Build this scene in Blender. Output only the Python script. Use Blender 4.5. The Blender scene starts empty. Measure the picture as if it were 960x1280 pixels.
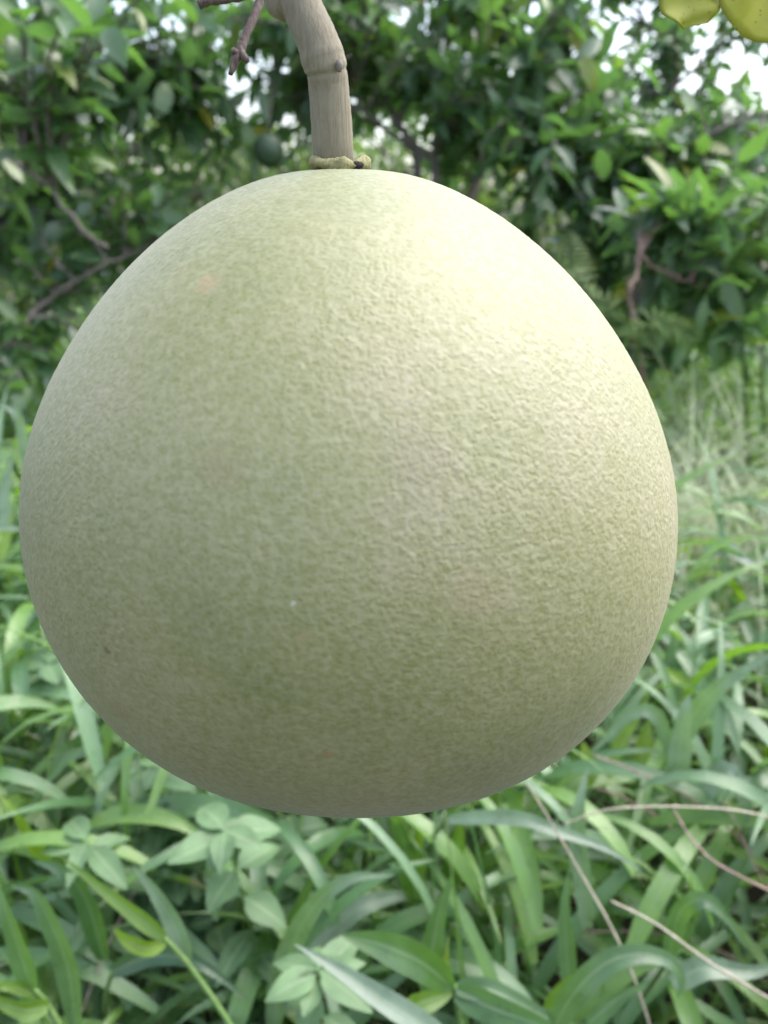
import bpy, bmesh, math, random
import numpy as np
from mathutils import Vector, Matrix, Quaternion

random.seed(7)
rng = np.random.default_rng(11)
R = math.radians
scene = bpy.context.scene
col = scene.collection

# ------------------------------------------------------------------ camera
CAM_H = 0.80
PITCH = R(21.0)
FPX = 1006.0
cam_d = bpy.data.cameras.new('camera')
cam = bpy.data.objects.new('camera', cam_d)
col.objects.link(cam)
cam.location = (0, 0, CAM_H)
cam.rotation_euler = (R(90) - PITCH, 0, 0)
cam_d.sensor_fit = 'HORIZONTAL'
cam_d.sensor_width = 24.0
cam_d.lens = 24.0 * FPX / 960.0
cam_d.clip_start = 0.01
cam_d.clip_end = 600
cam_d.dof.use_dof = True
cam_d.dof.focus_distance = 0.20
cam_d.dof.aperture_fstop = 12.5
scene.camera = cam

# ------------------------------------------------------------------ sky, sun, exposure
SUN_EL, SUN_AZ = R(58), R(66)          # azimuth measured clockwise from +Y (view direction)
world = bpy.data.worlds.new('World')
scene.world = world
world.use_nodes = True
wn = world.node_tree.nodes
wl = world.node_tree.links
wn.clear()
sky = wn.new('ShaderNodeTexSky')
sky.sky_type = 'NISHITA'
sky.sun_disc = False
sky.sun_elevation = SUN_EL
sky.sun_rotation = SUN_AZ
sky.dust_density = 3.0
sky.air_density = 1.0
hs = wn.new('ShaderNodeHueSaturation')
hs.inputs['Saturation'].default_value = 0.66     # thin overcast
bg = wn.new('ShaderNodeBackground')
bg.inputs['Strength'].default_value = 0.15
wo = wn.new('ShaderNodeOutputWorld')
wl.new(sky.outputs[0], hs.inputs['Color'])
wl.new(hs.outputs[0], bg.inputs['Color'])
wl.new(bg.outputs[0], wo.inputs['Surface'])
sd = bpy.data.lights.new('sun', 'SUN')
sd.energy = 0.7
sd.angle = R(55)
sd.color = (1.0, 0.985, 0.97)
sun = bpy.data.objects.new('sun', sd)
col.objects.link(sun)
sdir = Vector((math.cos(SUN_EL) * math.sin(SUN_AZ), math.cos(SUN_EL) * math.cos(SUN_AZ), math.sin(SUN_EL)))
sun.rotation_euler = sdir.to_track_quat('Z', 'Y').to_euler()
sun.location = sdir * 20
vs = scene.view_settings
vs.view_transform = 'Standard'
vs.look = 'None'
vs.gamma = 1.0
vs.exposure = 1.84
vs.use_curve_mapping = False
scene.render.engine = 'CYCLES'
cy = scene.cycles
cy.use_denoising = True
cy.max_bounces = 5
cy.diffuse_bounces = 3
cy.glossy_bounces = 2
cy.transmission_bounces = 4
cy.caustics_reflective = False
cy.caustics_refractive = False

CAMP = Vector((0, 0, CAM_H))
FWD = Vector((0, math.cos(PITCH), -math.sin(PITCH)))
UPV = Vector((0, math.sin(PITCH), math.cos(PITCH)))
RGT = Vector((1, 0, 0))


def at(px, py, d):
    """point seen at photo pixel (px, py), d metres deep along the view axis"""
    return CAMP + (FWD + RGT * ((px - 480) / FPX) + UPV * ((640 - py) / FPX)) * d


def proj(P):
    """N x 3 points -> photo pixel x, y and depth"""
    P = np.asarray(P) - np.array(CAMP)
    d = P @ np.array(FWD)
    dd = np.where(d < 0.05, 0.05, d)
    return 480 + FPX * (P @ np.array(RGT)) / dd, 640 - FPX * (P @ np.array(UPV)) / dd, d


# ------------------------------------------------------------------ object helpers
def tag(o, label=None, cat=None, group=None, kind=None):
    for k, v in (('label', label), ('category', cat), ('group', group), ('kind', kind)):
        if v:
            o[k] = v
    return o


def empty(name, loc, label=None, cat=None, group=None):
    o = bpy.data.objects.new(name, None)
    col.objects.link(o)
    o.empty_display_size = 0.02
    o.location = loc
    return tag(o, label, cat, group)


def mesh_obj(name, V, F, mat, parent=None, attrs=None, smooth=True, me=None):
    """V, F in world coordinates; parent transforms are undone"""
    if me is None:
        me = bpy.data.meshes.new(name)
        V = np.asarray(V, dtype=np.float64)
        if parent is not None:
            off = Vector((0, 0, 0))
            p = parent
            while p is not None:
                off += p.location
                p = p.parent
            V = V - np.array(off)
        F = np.asarray(F, dtype=np.int32) if not isinstance(F, list) else F
        if isinstance(F, np.ndarray):
            n, k = F.shape
            me.vertices.add(len(V))
            me.vertices.foreach_set('co', V.astype(np.float32).ravel())
            me.loops.add(n * k)
            me.loops.foreach_set('vertex_index', F.ravel())
            me.polygons.add(n)
            me.polygons.foreach_set('loop_start', np.arange(0, n * k, k, dtype=np.int32))
            me.update(calc_edges=True)
        else:
            me.from_pydata([tuple(v) for v in V], [], F)
        if smooth:
            me.polygons.foreach_set('use_smooth', np.ones(len(me.polygons), dtype=bool))
        if attrs:
            for an, av in attrs.items():
                a = me.attributes.new(an, 'FLOAT', 'POINT')
                a.data.foreach_set('value', np.asarray(av, dtype=np.float32))
        me.materials.append(mat)
    o = bpy.data.objects.new(name, me)
    col.objects.link(o)
    if parent is not None:
        o.parent = parent
    return o


def catmull(P, n):
    P = [np.array(p, dtype=float) for p in P]
    if len(P) == 2:
        return np.array([P[0] + (P[1] - P[0]) * t for t in np.linspace(0, 1, n)])
    Q = [2 * P[0] - P[1]] + P + [2 * P[-1] - P[-2]]
    out = []
    for t in np.linspace(0, len(P) - 1, n):
        i = min(int(t), len(P) - 2)
        u = t - i
        a, b, c, d = Q[i], Q[i + 1], Q[i + 2], Q[i + 3]
        out.append(0.5 * (2 * b + (c - a) * u + (2 * a - 5 * b + 4 * c - d) * u * u + (3 * b - a - 3 * c + d) * u ** 3))
    return np.array(out)


def frames(P):
    """tangents and two normals along a polyline"""
    T = np.gradient(P, axis=0)
    T /= np.linalg.norm(T, axis=1, keepdims=True) + 1e-12
    ref = np.array([0.0, 0, 1]) if abs(T[0][2]) < 0.9 else np.array([1.0, 0, 0])
    N = []
    n = np.cross(T[0], ref)
    n /= np.linalg.norm(n)
    for t in T:
        n = n - t * (n @ t)
        n /= np.linalg.norm(n) + 1e-12
        N.append(n.copy())
    N = np.array(N)
    return T, N, np.cross(T, N)


def tube(P, rad, seg=8, bump=0.0, cap=True):
    P = np.asarray(P)
    T, N, B = frames(P)
    rad = np.broadcast_to(np.asarray(rad, dtype=float), (len(P),))
    a = np.linspace(0, 2 * math.pi, seg, endpoint=False)
    V, F = [], []
    for i in range(len(P)):
        r = rad[i] * (1 + bump * rng.uniform(-1, 1, seg))
        V.append(P[i] + (N[i][None] * np.cos(a)[:, None] + B[i][None] * np.sin(a)[:, None]) * r[:, None])
    V = np.concatenate(V)
    for i in range(len(P) - 1):
        for j in range(seg):
            k = (j + 1) % seg
            F.append((i * seg + j, i * seg + k, (i + 1) * seg + k, (i + 1) * seg + j))
    if cap:
        V = np.concatenate([V, P[:1], P[-1:]])
        c0, c1 = len(V) - 2, len(V) - 1
        b = (len(P) - 1) * seg
        for j in range(seg):
            k = (j + 1) % seg
            F.append((k, j, c0, c0))
            F.append((b + j, b + k, c1, c1))
        F = [f if f[2] != f[3] else f[:3] for f in F]
    return V, F


class Bag:
    """collects geometry for one mesh"""
    def __init__(self):
        self.V, self.F, self.A, self.n = [], [], [], 0

    def add(self, V, F, a=0.5):
        V = np.asarray(V)
        self.V.append(V)
        self.F += [tuple(int(i) + self.n for i in f) for f in F]
        self.A.append(np.full(len(V), a) if np.isscalar(a) else np.asarray(a))
        self.n += len(V)

    def build(self, name, mat, parent=None):
        return mesh_obj(name, np.concatenate(self.V), self.F, mat, parent, {'tone': np.concatenate(self.A)})


# ------------------------------------------------------------------ materials
def new_mat(name):
    m = bpy.data.materials.new(name)
    m.use_nodes = True
    nt = m.node_tree
    nt.nodes.clear()
    out = nt.nodes.new('ShaderNodeOutputMaterial')
    return m, nt, out


def node(nt, typ, **kw):
    n = nt.nodes.new(typ)
    for k, v in kw.items():
        if k.startswith('i_'):
            n.inputs[k[2:].replace('_', ' ')].default_value = v
        else:
            setattr(n, k, v)
    return n


def ramp(nt, src, stops):
    r = nt.nodes.new('ShaderNodeValToRGB')
    cr = r.color_ramp
    while len(cr.elements) < len(stops):
        cr.elements.new(0.5)
    for e, (p, c) in zip(cr.elements, stops):
        e.position = p
        e.color = (*c, 1)
    nt.links.new(src, r.inputs[0])
    return r.outputs[0]


def mixc(nt, fac, a, b, mode='MIX'):
    m = nt.nodes.new('ShaderNodeMix')
    m.data_type = 'RGBA'
    m.blend_type = mode
    for s, v in ((m.inputs[0], fac), (m.inputs[6], a), (m.inputs[7], b)):
        if hasattr(v, 'is_linked'):
            nt.links.new(v, s)
        elif isinstance(v, (tuple, list)):
            s.default_value = (*v, 1)
        else:
            s.default_value = v
    return m.outputs[2]


def leaf_mat(name, stops, rough=0.42, transl=0.35, tcol=(0.25, 0.5, 0.05), spec=0.5, back=(0.16, 0.24, 0.13), veins=0.0, specks=False):
    m, nt, out = new_mat(name)
    L = nt.links
    at_ = node(nt, 'ShaderNodeAttribute', attribute_name='tone')
    base = ramp(nt, at_.outputs['Fac'], stops)
    tc = node(nt, 'ShaderNodeTexCoord')
    nz = node(nt, 'ShaderNodeTexNoise', i_Scale=60.0, i_Detail=4.0)
    L.new(tc.outputs['Object'], nz.inputs['Vector'])
    var = ramp(nt, nz.outputs['Fac'], [(0.3, (0.72, 0.74, 0.7)), (0.7, (1.18, 1.15, 1.1))])
    base = mixc(nt, 1.0, base, var, 'MULTIPLY')
    if veins != 0:                                   # parallel veins along a grass blade
        uv = node(nt, 'ShaderNodeAttribute', attribute_name='across')
        mu = node(nt, 'ShaderNodeMath', operation='MULTIPLY')
        mu.inputs[1].default_value = 62.0
        L.new(uv.outputs['Fac'], mu.inputs[0])
        sn = node(nt, 'ShaderNodeMath', operation='SINE')
        L.new(mu.outputs[0], sn.inputs[0])
        vr = ramp(nt, sn.outputs[0], [(0.0, (0.86, 0.88, 0.86)), (1.0, (1.1, 1.1, 1.1))])
        if veins > 0:
            base = mixc(nt, 1.0, base, vr, 'MULTIPLY')
        mr = ramp(nt, uv.outputs['Fac'], [(.44, (0, 0, 0)), (.5, (.55, .55, .55)), (.56, (0, 0, 0))])
        base = mixc(nt, mr, base, (.32, .40, .24))
    if specks:
        vo = node(nt, 'ShaderNodeTexVoronoi', i_Scale=420.0)
        L.new(tc.outputs['Object'], vo.inputs['Vector'])
        sk = ramp(nt, vo.outputs['Distance'], [(.10, (.75, .75, .75)), (.2, (0, 0, 0))])
        base = mixc(nt, sk, base, (.07, .06, .015))
    geo = node(nt, 'ShaderNodeNewGeometry')
    bk = mixc(nt, 0.6, base, back)
    colr = mixc(nt, geo.outputs['Backfacing'], base, bk)
    pb = node(nt, 'ShaderNodeBsdfPrincipled')
    L.new(colr, pb.inputs['Base Color'])
    rr = node(nt, 'ShaderNodeMapRange')
    rr.inputs['To Min'].default_value = rough - 0.1
    rr.inputs['To Max'].default_value = rough + 0.14
    L.new(nz.outputs['Fac'], rr.inputs['Value'])
    L.new(rr.outputs[0], pb.inputs['Roughness'])
    pb.inputs['Specular IOR Level'].default_value = spec
    bp = node(nt, 'ShaderNodeBump', i_Strength=0.3, i_Distance=0.002)
    L.new(sn.outputs[0] if veins > 0 else nz.outputs['Fac'], bp.inputs['Height'])
    if veins > 0:
        bp.inputs['Distance'].default_value = 0.0003
    L.new(bp.outputs[0], pb.inputs['Normal'])
    tr = node(nt, 'ShaderNodeBsdfTranslucent')
    tcl = mixc(nt, 0.5, base, tcol)
    L.new(tcl, tr.inputs['Color'])
    mx = node(nt, 'ShaderNodeMixShader')
    mx.inputs[0].default_value = transl
    L.new(pb.outputs[0], mx.inputs[1])
    L.new(tr.outputs[0], mx.inputs[2])
    L.new(mx.outputs[0], out.inputs['Surface'])
    return m


def bark_mat(name, c0, c1, c2, scale=(90, 90, 18), bump=0.5):
    m, nt, out = new_mat(name)
    L = nt.links
    tc = node(nt, 'ShaderNodeTexCoord')
    mp = node(nt, 'ShaderNodeMapping')
    mp.inputs['Scale'].default_value = scale
    L.new(tc.outputs['Object'], mp.inputs['Vector'])
    nz = node(nt, 'ShaderNodeTexNoise', i_Scale=6.0, i_Detail=8.0, i_Roughness=0.65)
    L.new(mp.outputs[0], nz.inputs['Vector'])
    n2 = node(nt, 'ShaderNodeTexNoise', i_Scale=14.0, i_Detail=3.0)
    L.new(tc.outputs['Object'], n2.inputs['Vector'])
    c = ramp(nt, nz.outputs['Fac'], [(0.3, c0), (0.52, c1), (0.72, c2)])
    v = ramp(nt, n2.outputs['Fac'], [(0.35, (0.75, 0.75, 0.72)), (0.65, (1.1, 1.1, 1.1))])
    c = mixc(nt, 1.0, c, v, 'MULTIPLY')
    pb = node(nt, 'ShaderNodeBsdfPrincipled', i_Roughness=0.8)
    L.new(c, pb.inputs['Base Color'])
    bp = node(nt, 'ShaderNodeBump', i_Strength=bump, i_Distance=0.0015)
    L.new(nz.outputs['Fac'], bp.inputs['Height'])
    L.new(bp.outputs[0], pb.inputs['Normal'])
    L.new(pb.outputs[0], out.inputs['Surface'])
    return m


M = {}
M['citrus'] = leaf_mat('citrus_leaf', [(0.0, (0.06, 0.115, 0.07)), (0.45, (0.09, 0.175, 0.085)), (0.8, (0.13, 0.24, 0.045)), (1.0, (0.30, 0.26, 0.03))],
                       rough=0.34, spec=1.0, transl=0.42, tcol=(0.22, 0.5, 0.04), back=(0.19, 0.27, 0.18))
M['scrub'] = leaf_mat('scrub_leaf', [(0.0, (0.03, 0.07, 0.025)), (0.5, (0.08, 0.16, 0.04)), (1.0, (0.2, 0.27, 0.07))],
                      rough=0.5, transl=0.4, tcol=(0.35, 0.55, 0.1), back=(0.16, 0.24, 0.12))
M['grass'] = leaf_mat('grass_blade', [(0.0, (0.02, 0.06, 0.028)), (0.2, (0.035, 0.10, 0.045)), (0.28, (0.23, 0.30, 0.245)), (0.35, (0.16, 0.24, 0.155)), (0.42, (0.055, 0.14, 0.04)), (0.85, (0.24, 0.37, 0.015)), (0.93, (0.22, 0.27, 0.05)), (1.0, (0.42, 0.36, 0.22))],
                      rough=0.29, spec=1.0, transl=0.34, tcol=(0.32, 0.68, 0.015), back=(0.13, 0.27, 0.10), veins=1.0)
M['herb'] = leaf_mat('herb_leaf', [(0.0, (0.04, 0.10, 0.045)), (1.0, (0.17, 0.28, 0.14))], rough=0.55, transl=0.25,
                     tcol=(0.3, 0.55, 0.1), back=(0.2, 0.3, 0.17), veins=-1)
M['yellow_leaf'] = leaf_mat('yellowing_leaf', [(0.0, (0.40, 0.46, 0.05)), (1.0, (0.5, 0.48, 0.06))], rough=0.5, transl=0.5, tcol=(0.5, 0.52, 0.03), back=(0.3, 0.31, 0.05), specks=True)
M['straw'] = bark_mat('dry_stalk', (0.32, 0.26, 0.19), (0.48, 0.42, 0.33), (0.6, 0.55, 0.45), bump=0.2)
M['red_stalk'] = bark_mat('red_stalk', (0.2, 0.11, 0.1), (0.36, 0.24, 0.21), (0.5, 0.4, 0.34), bump=0.2)
M['green_stalk'] = bark_mat('green_stalk', (0.06, 0.12, 0.03), (0.11, 0.2, 0.05), (0.18, 0.26, 0.08), bump=0.15)
M['bark'] = bark_mat('orchard_bark', (0.07, 0.058, 0.05), (0.17, 0.145, 0.125), (0.29, 0.26, 0.23), scale=(30, 30, 8))
M['red_bark'] = bark_mat('reddish_bark', (0.13, 0.075, 0.06), (0.24, 0.155, 0.125), (0.33, 0.25, 0.21), scale=(30, 30, 8))
M['stalk'] = bark_mat('fruit_stalk_bark', (0.195, 0.165, 0.11), (0.245, 0.215, 0.15), (0.29, 0.26, 0.195), scale=(200, 200, 30), bump=0.35)
M['dead'] = bark_mat('dead_twig_bark', (0.06, 0.04, 0.036), (0.14, 0.1, 0.088), (0.22, 0.175, 0.16), scale=(200, 200, 60))
M['calyx'] = bark_mat('calyx_skin', (0.24, 0.22, 0.09), (0.36, 0.34, 0.16), (0.43, 0.4, 0.24), scale=(200, 200, 120), bump=0.8)
M['scar'] = bark_mat('calyx_scar', (0.008, 0.005, 0.004), (0.02, 0.012, 0.01), (0.05, 0.03, 0.02), scale=(200, 200, 200))


def soil_mat():
    m, nt, out = new_mat('soil')
    L = nt.links
    tc = node(nt, 'ShaderNodeTexCoord')
    a = node(nt, 'ShaderNodeTexNoise', i_Scale=7.0, i_Detail=9.0, i_Roughness=0.7)
    b = node(nt, 'ShaderNodeTexNoise', i_Scale=90.0, i_Detail=4.0)
    L.new(tc.outputs['Object'], a.inputs['Vector'])
    L.new(tc.outputs['Object'], b.inputs['Vector'])
    c = ramp(nt, a.outputs['Fac'], [(0.3, (0.018, 0.014, 0.01)), (0.5, (0.05, 0.042, 0.025)), (0.62, (0.035, 0.055, 0.02)), (0.8, (0.12, 0.09, 0.055))])
    pb = node(nt, 'ShaderNodeBsdfPrincipled', i_Roughness=0.95)
    L.new(c, pb.inputs['Base Color'])
    bp = node(nt, 'ShaderNodeBump', i_Strength=0.8, i_Distance=0.02)
    L.new(b.outputs['Fac'], bp.inputs['Height'])
    L.new(bp.outputs[0], pb.inputs['Normal'])
    L.new(pb.outputs[0], out.inputs['Surface'])
    return m


M['soil'] = soil_mat()

FRUIT_R = 0.085
FRUIT_C = at(437, 617, 0.2255)


def rind_mat():
    m, nt, out = new_mat('pomelo_rind')
    L = nt.links
    tc = node(nt, 'ShaderNodeTexCoord')
    ob = tc.outputs['Object']
    big = node(nt, 'ShaderNodeTexNoise', i_Scale=17.0, i_Detail=9.0, i_Roughness=0.66)
    mid = node(nt, 'ShaderNodeTexNoise', i_Scale=520.0, i_Detail=6.0, i_Roughness=0.64)
    # oil glands: small domes with pale fuzz between them
    mp = node(nt, 'ShaderNodeMapping')
    L.new(ob, mp.inputs['Vector'])
    gl = node(nt, 'ShaderNodeTexVoronoi', i_Scale=880.0)
    gl.feature = 'SMOOTH_F1'
    gl.inputs['Smoothness'].default_value = 0.6
    # warp so that the glands are uneven
    wv = node(nt, 'ShaderNodeTexNoise', i_Scale=500.0, i_Detail=3.0)
    vm = node(nt, 'ShaderNodeVectorMath', operation='MULTIPLY_ADD')
    L.new(ob, wv.inputs['Vector'])
    L.new(wv.outputs['Color'], vm.inputs[0])
    vm.inputs[1].default_value = (0.0016, 0.0016, 0.0016)
    L.new(ob, vm.inputs[2])
    for n in (big, mid):
        L.new(ob, n.inputs['Vector'])
    L.new(vm.outputs[0], gl.inputs['Vector'])
    base = ramp(nt, big.outputs['Fac'], [(0.34, (0.15, 0.172, 0.042)), (0.46, (0.21, 0.216, 0.065)), (0.56, (0.245, 0.236, 0.085)), (0.68, (0.33, 0.285, 0.165))])
    fuzz = mixc(nt, 0.35, mid.outputs['Fac'], gl.outputs['Distance'], 'ADD')
    fz = ramp(nt, fuzz, [(0.42, (0, 0, 0)), (0.62, (.45, .45, .45)), (0.85, (1, 1, 1))])
    base = mixc(nt, 0.45, base, mixc(nt, fz, (0.145, 0.152, 0.03), (0.36, 0.345, 0.215)))
    # rust and dark specks
    sp = node(nt, 'ShaderNodeTexVoronoi', i_Scale=55.0)
    L.new(ob, sp.inputs['Vector'])
    sr = ramp(nt, sp.outputs['Distance'], [(0.035, (1, 1, 1)), (0.075, (0, 0, 0))])
    wn_ = node(nt, 'ShaderNodeTexWhiteNoise')
    L.new(sp.outputs['Position'], wn_.inputs['Vector'])
    keep = ramp(nt, wn_.outputs['Value'], [(0.70, (0, 0, 0)), (0.72, (1, 1, 1))])
    msk = mixc(nt, 1.0, sr, keep, 'MULTIPLY')
    spc = ramp(nt, wn_.outputs['Value'], [(0.7, (0.22, 0.13, 0.05)), (0.85, (0.10, 0.07, 0.03)), (1.0, (0.7, 0.68, 0.55))])
    mf = node(nt, 'ShaderNodeMath', operation='MULTIPLY')
    mf.inputs[1].default_value = 0.7
    L.new(msk, mf.inputs[0])
    base = mixc(nt, mf.outputs[0], base, spc)
    # blotches with a shape of their own
    for pos, r0, c, k in BLOTCH:
        d = node(nt, 'ShaderNodeVectorMath', operation='DISTANCE')
        L.new(vm.outputs[0], d.inputs[0])
        d.inputs[1].default_value = pos
        rg = node(nt, 'ShaderNodeMapRange')
        rg.inputs['From Min'].default_value = r0 * 0.3
        rg.inputs['From Max'].default_value = r0
        rg.inputs['To Min'].default_value = k
        rg.inputs['To Max'].default_value = 0.0
        L.new(d.outputs['Value'], rg.inputs['Value'])
        base = mixc(nt, rg.outputs[0], base, c)
    pb = node(nt, 'ShaderNodeBsdfPrincipled', i_Roughness=0.58)
    pb.inputs['Specular IOR Level'].default_value = 1.0
    pb.inputs['Sheen Weight'].default_value = 0.10
    pb.inputs['Sheen Roughness'].default_value = 0.45
    pb.inputs['Sheen Tint'].default_value = (0.93, 0.92, 0.95, 1)
    L.new(base, pb.inputs['Base Color'])
    h1 = node(nt, 'ShaderNodeMath', operation='MULTIPLY_ADD')
    L.new(gl.outputs['Distance'], h1.inputs[0])
    h1.inputs[1].default_value = -0.75
    h2 = node(nt, 'ShaderNodeMath', operation='MULTIPLY_ADD')
    L.new(mid.outputs['Fac'], h2.inputs[0])
    h2.inputs[1].default_value = 1.2
    h2.inputs[2].default_value = 0.0
    L.new(h2.outputs[0], h1.inputs[2])
    h3 = node(nt, 'ShaderNodeMath', operation='MULTIPLY_ADD')
    L.new(big.outputs['Fac'], h3.inputs[0])
    h3.inputs[1].default_value = 1.6
    L.new(h1.outputs[0], h3.inputs[2])
    dp = node(nt, 'ShaderNodeDisplacement', i_Midlevel=1.0, i_Scale=0.00018)
    pat = node(nt, 'ShaderNodeTexNoise', i_Scale=13.0, i_Detail=3.0)       # rough and smooth patches of skin
    L.new(ob, pat.inputs['Vector'])
    amp = node(nt, 'ShaderNodeMapRange')
    amp.inputs['From Min'].default_value = 0.38
    amp.inputs['From Max'].default_value = 0.64
    amp.inputs['To Min'].default_value = 0.00010
    amp.inputs['To Max'].default_value = 0.00027
    L.new(pat.outputs['Fac'], amp.inputs['Value'])
    L.new(amp.outputs[0], dp.inputs['Scale'])
    L.new(h3.outputs[0], dp.inputs['Height'])
    L.new(dp.outputs[0], out.inputs['Displacement'])
    L.new(pb.outputs[0], out.inputs['Surface'])
    m.displacement_method = 'BOTH'
    return m


def fruit_point(px, py):
    """where the ray through a photo pixel meets the fruit, in fruit coordinates"""
    o = CAMP - FRUIT_C
    dr = (FWD + RGT * ((px - 480) / FPX) + UPV * ((640 - py) / FPX)).normalized()
    b = o.dot(dr)
    q = b * b - (o.length_squared - FRUIT_R ** 2)
    return o + dr * (-b - math.sqrt(max(q, 0)))


BLOTCH = [(fruit_point(262, 343), 0.0034, (0.46, 0.26, 0.15), 0.38),
          (fruit_point(415, 940), 0.0018, (0.30, 0.17, 0.06), 0.8),
          (fruit_point(210, 796), 0.0014, (0.15, 0.11, 0.04), 0.2),
          (fruit_point(385, 792), 0.0022, (0.32, 0.23, 0.11), 0.4),
          (fruit_point(280, 578), 0.006, (0.22, 0.18, 0.07), 0.4),
          (fruit_point(600, 735), 0.006, (0.33, 0.25, 0.15), 0.35),
          (fruit_point(530, 570), 0.009, (0.26, 0.22, 0.14), 0.35),
          (fruit_point(155, 885), 0.0045, (0.24, 0.17, 0.08), 0.5),
          (fruit_point(100, 485), 0.0025, (0.25, 0.22, 0.1), 0.55),
          (fruit_point(695, 945), 0.005, (0.25, 0.24, 0.06), 0.6),
          (fruit_point(372, 748), 0.0008, (0.85, 0.84, 0.78), 0.9)]
M['rind'] = rind_mat()

# ------------------------------------------------------------------ ground
def ground_z(x, y):
    return 0.025 * np.sin(x * 1.7 + 0.4) * np.sin(y * 1.3) + 0.012 * np.sin(x * 5.1 + y * 3.7)


gx = np.concatenate([-np.geomspace(250, 6, 18), np.linspace(-5.5, 5.5, 56), np.geomspace(6, 250, 18)])
gy = np.concatenate([-np.geomspace(250, 3, 16), np.linspace(-2.5, 9, 58), np.geomspace(10, 300, 18)])
GX, GY = np.meshgrid(gx, gy)
near = np.exp(-((GX / 20) ** 2 + (GY / 20) ** 2))
GZ = ground_z(GX, GY) * near
nx, ny = len(gx), len(gy)
idx = np.arange(nx * ny).reshape(ny, nx)
GF = np.stack([idx[:-1, :-1], idx[:-1, 1:], idx[1:, 1:], idx[1:, :-1]], -1).reshape(-1, 4)
g = mesh_obj('ground', np.stack([GX, GY, GZ], -1).reshape(-1, 3), GF, M['soil'])
tag(g, 'dark soil with leaf litter under the grass', 'ground', kind='structure')

# ------------------------------------------------------------------ leaf meshes
def leaf_template(w=0.42, fold=0.25, curl=0.5, stations=(0, .12, .3, .5, .7, .88, 1.0), tipw=1.0, roundness=0.8):
    """unit-length leaf along +Y, face up +Z, with a folded midrib"""
    V, F = [], []
    for t in stations:
        if roundness > 0:
            ww = w * 0.5 * (math.sin(math.pi * min(1, t ** 0.85)) ** roundness)
        ang = curl * t
        y = math.sin(ang) / curl if abs(curl) > 1e-3 else t
        z = -(1 - math.cos(ang)) / curl if abs(curl) > 1e-3 else 0
        ww = max(ww, 0.012)
        V += [(-ww, y, z + ww * fold), (0, y, z), (ww, y, z + ww * fold)]
    for i in range(len(stations) - 1):
        a = i * 3
        F += [(a, a + 1, a + 4, a + 3), (a + 1, a + 2, a + 5, a + 4)]
    return np.array(V), F


LEAFT = [leaf_template(0.40, 0.2, 0.35), leaf_template(0.46, 0.35, 0.8), leaf_template(0.36, 0.5, 0.5), leaf_template(0.44, 0.1, -0.3)]
LEAF_LONG = [leaf_template(0.26, 0.3, 0.5), leaf_template(0.24, 0.45, 0.9), leaf_template(0.28, 0.15, 0.2)]


def basis(d, up, roll=0.0):
    """rotation columns: x across, y along leaf, z face normal"""
    y = d / (np.linalg.norm(d) + 1e-12)
    x = np.cross(y, up)
    if np.linalg.norm(x) < 1e-4:
        x = np.cross(y, np.array([1.0, 0.2, 0]))
    x /= np.linalg.norm(x)
    z = np.cross(x, y)
    c, s = math.cos(roll), math.sin(roll)
    return np.stack([x * c + z * s, y, z * c - x * s], 1)


# shared meshes for single leaves (each shape in several tones)
_leaf_mesh = {}


def leaf_mesh(kind, ti, tone, mat):
    key = (kind, ti, tone, mat.name)
    if key not in _leaf_mesh:
        V, F = (LEAF_LONG if kind == 'long' else LEAFT)[ti]
        me = bpy.data.meshes.new('leaf')
        me.from_pydata([tuple(v) for v in V], [], F)
        me.polygons.foreach_set('use_smooth', np.ones(len(F), dtype=bool))
        a = me.attributes.new('tone', 'FLOAT', 'POINT')
        a.data.foreach_set('value', np.full(len(V), tone, dtype=np.float32))
        me.materials.append(mat)
        _leaf_mesh[key] = me
    return _leaf_mesh[key]


NBIG = 0


def put_leaves(leaves, parent, root_loc, mat, kind, n_single, crown_name='crown'):
    """leaves: list of (pos, 3x3, length, tone); the n_single that show largest become objects, the rest one mesh"""
    P = np.array([l[0] for l in leaves])
    ln = np.array([l[2] for l in leaves])
    x, y, d = proj(P)
    size = ln * FPX / np.maximum(d, 0.2)
    vis = (x > -20) & (x < 980) & (y > -20) & (y < 1290) & (d > 0.1)
    vis &= ((x - 437) ** 2 + (y - 617) ** 2 > 395 ** 2)
    score = np.where(vis, size, -1)
    order = np.argsort(-score)
    single = [i for i in order[:n_single] if score[i] > 18]
    sset = set(single)
    T = LEAF_LONG if kind == 'long' else LEAFT
    bag = Bag()
    for i, (p, B, l, tone) in enumerate(leaves):
        if i in sset:
            continue
        V, F = T[i % len(T)]
        bag.add((V * l) @ B.T + p, F, tone)
    if bag.n == 0:
        p, B, l, tone = leaves[0]
        V, F = T[0]
        bag.add((V * l) @ B.T + p, F, tone)
    crown = bag.build(crown_name, mat, parent)
    crown['kind'] = 'stuff'
    for i in single:
        p, B, l, tone = leaves[i]
        me = leaf_mesh(kind, i % len(T), round(round(tone * 8) / 8, 3), mat)
        o = bpy.data.objects.new('leaf', me)
        col.objects.link(o)
        o.parent = crown
        M4 = Matrix([[*(B[r] * l), p[r] - root_loc[r]] for r in range(3)] + [[0, 0, 0, 1]])
        o.matrix_basis = M4
    return crown


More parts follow.
